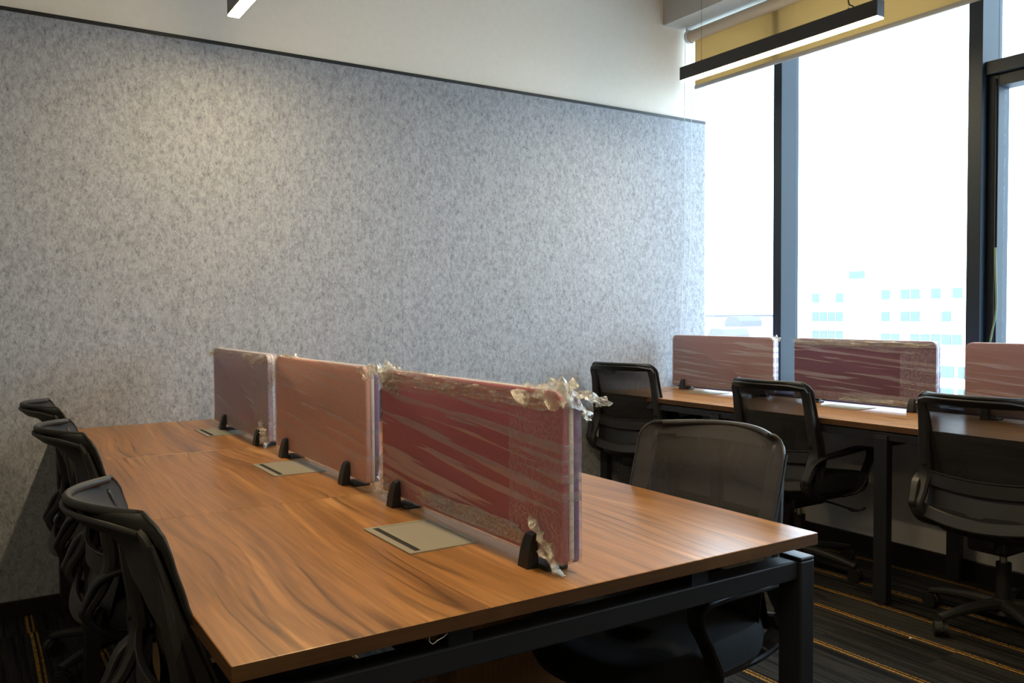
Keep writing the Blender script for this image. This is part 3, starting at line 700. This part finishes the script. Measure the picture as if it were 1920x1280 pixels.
# ------------------------------------------------------------------ office chair
def interp(tab, z):
    if z >= tab[0][0]: return tab[0][1]
    for (a, x), (b_, y) in zip(tab, tab[1:]):
        if z >= b_:
            k = (z-b_)/(a-b_); k = k*k*(3-2*k)*.35+k*.65; return y+(x-y)*k
    return tab[-1][1]
XM = [(.915, -.236), (.900, -.226), (.885, -.215), (.870, -.207), (.83, -.196), (.77, -.179), (.70, -.157), (.62, -.130), (.55, -.114), (.47, -.120), (.42, -.145)]
def bowz(z):
    a = min(1, max(0, (z-.50)/.25)); k = min(1, max(0, (z-.80)/.10)); k = k*k*(3-2*k)
    return .020+.026*a+.046*k
def make_chair():
    t = empty('office_chair')
    # five-star base
    b = nb(); cyl(b, (0, 0, .060), (0, 0, .118), .044, 24, .034)
    for k in range(5):
        a = 2*PI*k/5; d = Vector((math.cos(a), math.sin(a), 0)); sd = Vector((-math.sin(a), math.cos(a), 0))
        sweep(b, [d*.02+Vector((0, 0, .094)), d*.10+Vector((0, 0, .096)), d*.20+Vector((0, 0, .086)), d*.29+Vector((0, 0, .070))], [.062, .052, .042, .034], [.040, .034, .026, .020], side=sd, n=4)
    base = obj('base', b, M['plastic2'], t)
    for k in range(5):
        a = 2*PI*k/5; d = Vector((math.cos(a), math.sin(a), 0)); aw = a+1.1*k+.4; wd_ = Vector((math.cos(aw), math.sin(aw), 0)); c = d*.285
        b = nb()
        for s in (-1, 1):
            p = c+wd_*(s*.014)+Vector((0, 0, .028)); cyl(b, p-wd_*.009, p+wd_*.009, .028, 20)
        cyl(b, c+Vector((0, 0, .040)), c+Vector((0, 0, .074)), .008, 10)
        fr = Vector((-wd_.y, wd_.x, 0))
        hood = [c+fr*(.030*math.cos(q))+Vector((0, 0, .028+.031*math.sin(q))) for q in [PI*j/6 for j in range(7)]]
        sweep(b, hood, .012, .005, side=wd_, n=2)
        obj('caster', b, M['plastic'], base, angle=.6)
    b = nb(); cyl(b, (0, 0, .10), (0, 0, .255), .027, 24); obj('gas_shroud', b, M['plastic'], t)
    b = nb(); cyl(b, (0, 0, .25), (0, 0, .315), .014, 20); obj('gas_piston', b, M['chrome'], t)
    b = nb(); bx(b, -.13, .10, -.075, .075, .305, .368, .016, 3); bx(b, -.16, -.06, -.045, .045, .33, .385, .012, 2); obj('tilt_mechanism', b, M['plastic'], t)
    b = nb(); tube(b, [(.03, -.07, .335), (.04, -.15, .330), (.05, -.20, .322), (.055, -.235, .318)], .005, 8, 5)
    sweep(b, [(.055, -.225, .318), (.06, -.25, .312), (.066, -.28, .318), (.07, -.30, .332)], [.018, .034, .034, .018], .008, side=(1, 0, 0)); obj('lever', b, M['plastic'], t)
    # seat shell and cushion (superellipse stack)
    def stack(b, secs, nseg=44, ex=3.6):
        R = []
        for (z, cx, hx, hy) in secs:
            ring = []
            for k in range(nseg):
                a = 2*PI*k/nseg; c, s = math.cos(a), math.sin(a)
                x = cx+hx*math.copysign(abs(c)**(2/ex), c); y = hy*math.copysign(abs(s)**(2/ex), s)
                fr = max(0, (x-cx)/hx); zz = z-.028*fr**4-.0*abs(y)
                zz += .012*(abs(y)/hy)**2 if z > .45 else 0
                ring.append(b.verts.new((x, y, zz)))
            R.append(ring)
        for A, B in zip(R, R[1:]):
            for k in range(nseg): b.faces.new((A[k], A[(k+1) % nseg], B[(k+1) % nseg], B[k]))
        b.faces.new(R[0][::-1]); b.faces.new(R[-1])
    b = nb(); stack(b, [(.352, .02, .14, .13), (.366, .03, .20, .20), (.386, .04, .235, .226), (.404, .04, .243, .233), (.408, .04, .240, .230)]); obj('seat_shell', b, M['plastic'], t)
    b = nb(); stack(b, [(.408, .04, .238, .238), (.418, .04, .246, .238), (.440, .04, .248, .240), (.458, .04, .242, .234), (.466, .04, .230, .230), (.470, .04, .19, .19), (.470, .04, .10, .10)]); obj('seat', b, M['seatfab'], t)
    # back frame: two uprights, top rail
    b = nb()
    for s in (-1, 1):
        pts = [(-.2235, .192*s, .880), (-.2155, .198*s, .862), (-.201, .203*s, .80), (-.186, .208*s, .71), (-.172, .211*s, .63), (-.176, .213*s, .575), (-.203, .215*s, .515), (-.232, .214*s, .465), (-.205, .206*s, .415), (-.135, .190*s, .385), (-.02, .15*s, .365)]
        pts = [(px-(bowz(pz)*.13 if pz > .6 else 0), py, pz) for px, py, pz in pts]
        sweep(b, pts, [.026, .038, .042, .044, .046, .050, .054, .054, .050, .046, .040], [.010, .013, .018, .026, .034, .030, .026, .024, .022, .022, .022], side=(0, 1, 0), n=5)
        pts = [(interp(XM, z)-.011-bowz(z)*.08, (.219 if z > .55 else .200)*s, z) for z in (.862, .82, .76, .70, .64, .58, .52, .47, .44)]
        sweep(b, pts, .014, [.008, .012, .016, .022, .026, .026, .022, .018, .012], side=(0, 1, 0), n=3)
    pts = []
    for i in range(9):
        u = i/4-1; zz = .884-.006*u**4; pts.append((interp(XM, zz)-.010-bowz(zz)*(1-.85*u*u), .200*u, zz-.004+.005*(1-u*u)))
    sweep(b, pts, [.020]+[.034]*7+[.020], .009, side=(-.8, 0, .7), n=4)
    obj('back_frame', b, M['plastic2'], t)
    # cross pieces
    b = nb()
    pts = [(-.172-.028*(1-(i/4-1)**2), .205*(i/4-1), .556+.012*(i/4-1)**2) for i in range(9)]
    sweep(b, pts, .052, .010, side=(.05, 0, 1), n=4)
    pts = [(-.174-.026*(1-(i/4-1)**2), .205*(i/4-1), .586+.012*(i/4-1)**2) for i in range(9)]
    sweep(b, pts, .006, .014, side=(.05, 0, 1), n=4); obj('upper_crossbar', b, M['plastic2'], t)
    b = nb()
    pts = [(-.205-.030*(1-(i/4-1)**2), .215*(i/4-1), .425+.026*(i/4-1)**2) for i in range(9)]
    sweep(b, pts, .048, .016, side=(.35, 0, 1), n=4); obj('lower_crossbar', b, M['plastic2'], t)
    b = nb(); grid(b, 16, 6, lambda u, v: Vector((-.150-.026*(1-(2*u-1)**2)-.03*(1-v), (2*u-1)*.205, .445+.11*v))); obj('lumbar_panel', b, M['plastic'], t)
    # stretched mesh
    b = nb()
    def mf(u, v):
        s = math.sin((2*u-1)*1.25)/math.sin(1.25); z = .415+(.905-.415)*(1-(1-v)**1.9)
        hw = .228 if z > .55 else .205+.023*(z-.415)/.135
        rr = .050
        if z > .905-rr: hw = hw-rr+math.sqrt(max(0, rr*rr-(z-(.905-rr))**2))
        if z < .455: hw = hw-.04+math.sqrt(max(0, .04**2-(.455-z)**2))
        top = .005*(1-s*s)*max(0, (z-.80)/.105)
        bow = (1-s*s)*bowz(z)
        return Vector((interp(XM, z)-bow+.004, s*hw, z+top))
    grid(b, 44, 56, mf)
    for f in b.faces:
        c = f.calc_center_median(); q = abs(c.y)/.228
        if q > .80 or c.z > .868: f.material_index = 1
    me = obj('mesh_back', b, [M['mesh'], M['hem']], t, angle=2)
    md = me.modifiers.new('thick', 'SOLIDIFY'); md.thickness = .0022; md.offset = 1
    # rim of the mesh
    b = nb(); rim = [mf(0, v/34) for v in range(0, 35)]+[mf(u/24, 1) for u in range(1, 24)]+[mf(1, 1-v/34) for v in range(0, 35)]
    tube(b, rim, .0038, 6, 1)
    roll = [mf(u/22, 1)+Vector((.001, 0, -.004)) for u in range(1, 22)]
    tube(b, roll, .0078, 10, 1); obj('mesh_piping', b, M['plastic2'], me)
    # arms: closed bent loops
    for s in (-1, 1):
        b = nb()
        y = .256*s
        pts = [(-.236, y-.030*s, .490), (-.205, y-.022*s, .548), (-.145, y-.008*s, .572), (-.06, y, .582), (.04, y, .591), (.120, y, .594), (.168, y, .584), (.172, y, .548), (.142, y, .500), (.110, y, .440), (.080, y-.02*s, .396), (.03, y-.05*s, .378)]
        sweep(b, pts, [.030, .034, .036, .046, .056, .056, .050, .044, .042, .042, .042, .04], [.014, .014, .014, .016, .017, .016, .013, .011, .011, .012, .014, .014], side=(0, 1, 0), n=5)
        pts = [(-.236, y-.030*s, .492), (-.240, y-.032*s, .465), (-.195, y-.036*s, .415), (-.12, y-.05*s, .385), (.0, y-.07*s, .372)]
        sweep(b, pts, [.030, .034, .036, .036, .034], [.013, .016, .016, .016, .014], side=(0, 1, 0), n=5)
        obj('armrest', b, M['plastic'], t)
        for z in (.70, .62):
            b = nb(); cyl(b, (-.185, .206*s, z), (-.198, .206*s, z-.003), .008, 12); obj('bolt', b, M['gap'], t)
    return t
C0 = make_chair()
GC = 'black mesh office chairs'
def place(x, y, rz, label, first=False, dz=0, group=GC, br=0):
    c = C0 if first else copy_tree(C0)
    c.location = (x, y, 0); c.rotation_euler = (0, 0, rz); tag(c, label, 'chair', group)
    for ch in c.children:
        if not ch.name.startswith(('base', 'gas_shroud')): ch.location.z = dz
        if ch.name.startswith('base'): ch.rotation_euler.z = br
    return c
def hub(xa, ya, xb, yb, off=.235):
    """top-rail corners (left hand a, right hand b seen from behind) -> hub and heading"""
    cx, cy = (xa+xb)/2, (ya+yb)/2; dx, dy = xb-xa, yb-ya; l = math.hypot(dx, dy); fx, fy = -dy/l, dx/l
    return cx+fx*off, cy+fy*off, math.atan2(fy, fx)
place(.165, .462, .0, 'nearest black mesh office chair on the left side of the bench desk', True, dz=.004)
place(.174, 1.365, .0, 'middle black office chair of the three on the left of the bench desk', dz=.022)
place(.176, 2.11, .0, 'black office chair on the left of the bench desk, closest to the felt wall', dz=.018)
place(1.130, .405, PI+.13, 'black mesh office chair facing the camera across the right corner of the bench desk', dz=.010)
x, y, r = hub(1.33, 1.36, 1.30, 1.80); place(1.03, 2.08, PI, 'mostly hidden black office chair showing only between two desk screens')
x, y, r = hub(2.735, 2.690, 2.825, 2.30); place(x, y, r, 'black office chair at the window desk in the felt wall corner', dz=.030)
place(3.022, 1.470, 0, 'middle black office chair at the window desk, before the plum screen', br=-.23)
place(3.022, .527, 0, 'black office chair at the window desk cut by the right frame edge', dz=.002, br=.31)

# ------------------------------------------------------------------ small things by the window
sb = empty('socket_box', (3.515, 2.755, .765)); tag(sb, 'small grey socket box with black cap on the sill in the corner', 'socket box')
b = nb(); bx(b, -.005, .055, -.035, .035, 0, .044, .003); obj('body', b, M['box_grey'], sb, smooth=False)
b = nb(); bx(b, -.008, .058, -.038, .038, .044, .060, .004); obj('cap', b, M['gap'], sb, smooth=False)
b = nb(); tube(b, [(-.010, -.012, .005), (-.011, -.014, .022), (-.011, -.004, .032), (-.011, .008, .026), (-.010, .010, .01)], .003, 6, 5); obj('ring', b, M['chrome'], sb)
b = nb(); tube(b, [(3.598, .872, 1.50), (3.597, .868, 1.38), (3.60, .866, 1.22), (3.598, .885, 1.10), (3.59, .905, .95), (3.585, .90, .80), (3.58, .86, .769)], .0045, 8, 8)
tag(obj('cord', b, M['green']), 'thin green cord hanging along the window frame beside the sash', 'cord')
b = nb(); tube(b, [(3.56, 1.06, .768), (3.58, .99, .772), (3.57, .95, .785), (3.56, .925, .815), (3.565, .91, .83), (3.58, .90, .80), (3.60, .90, .77)], .003, 8, 6); tube(b, [(3.57, 1.0, .768), (3.59, .96, .79), (3.60, .92, .78), (3.58, .88, .77)], .0025, 8, 6)
tag(obj('cable', b, M['gap']), 'short black cable lying curled on the sill between two screens', 'cable')
b = nb(); bx(b, 2.63, 2.639, .66, .667, 0.0005, .003); tag(obj('paper_scrap', b, M['white_core'], smooth=False), 'tiny white scrap on the carpet before the right hand chair', 'scrap')
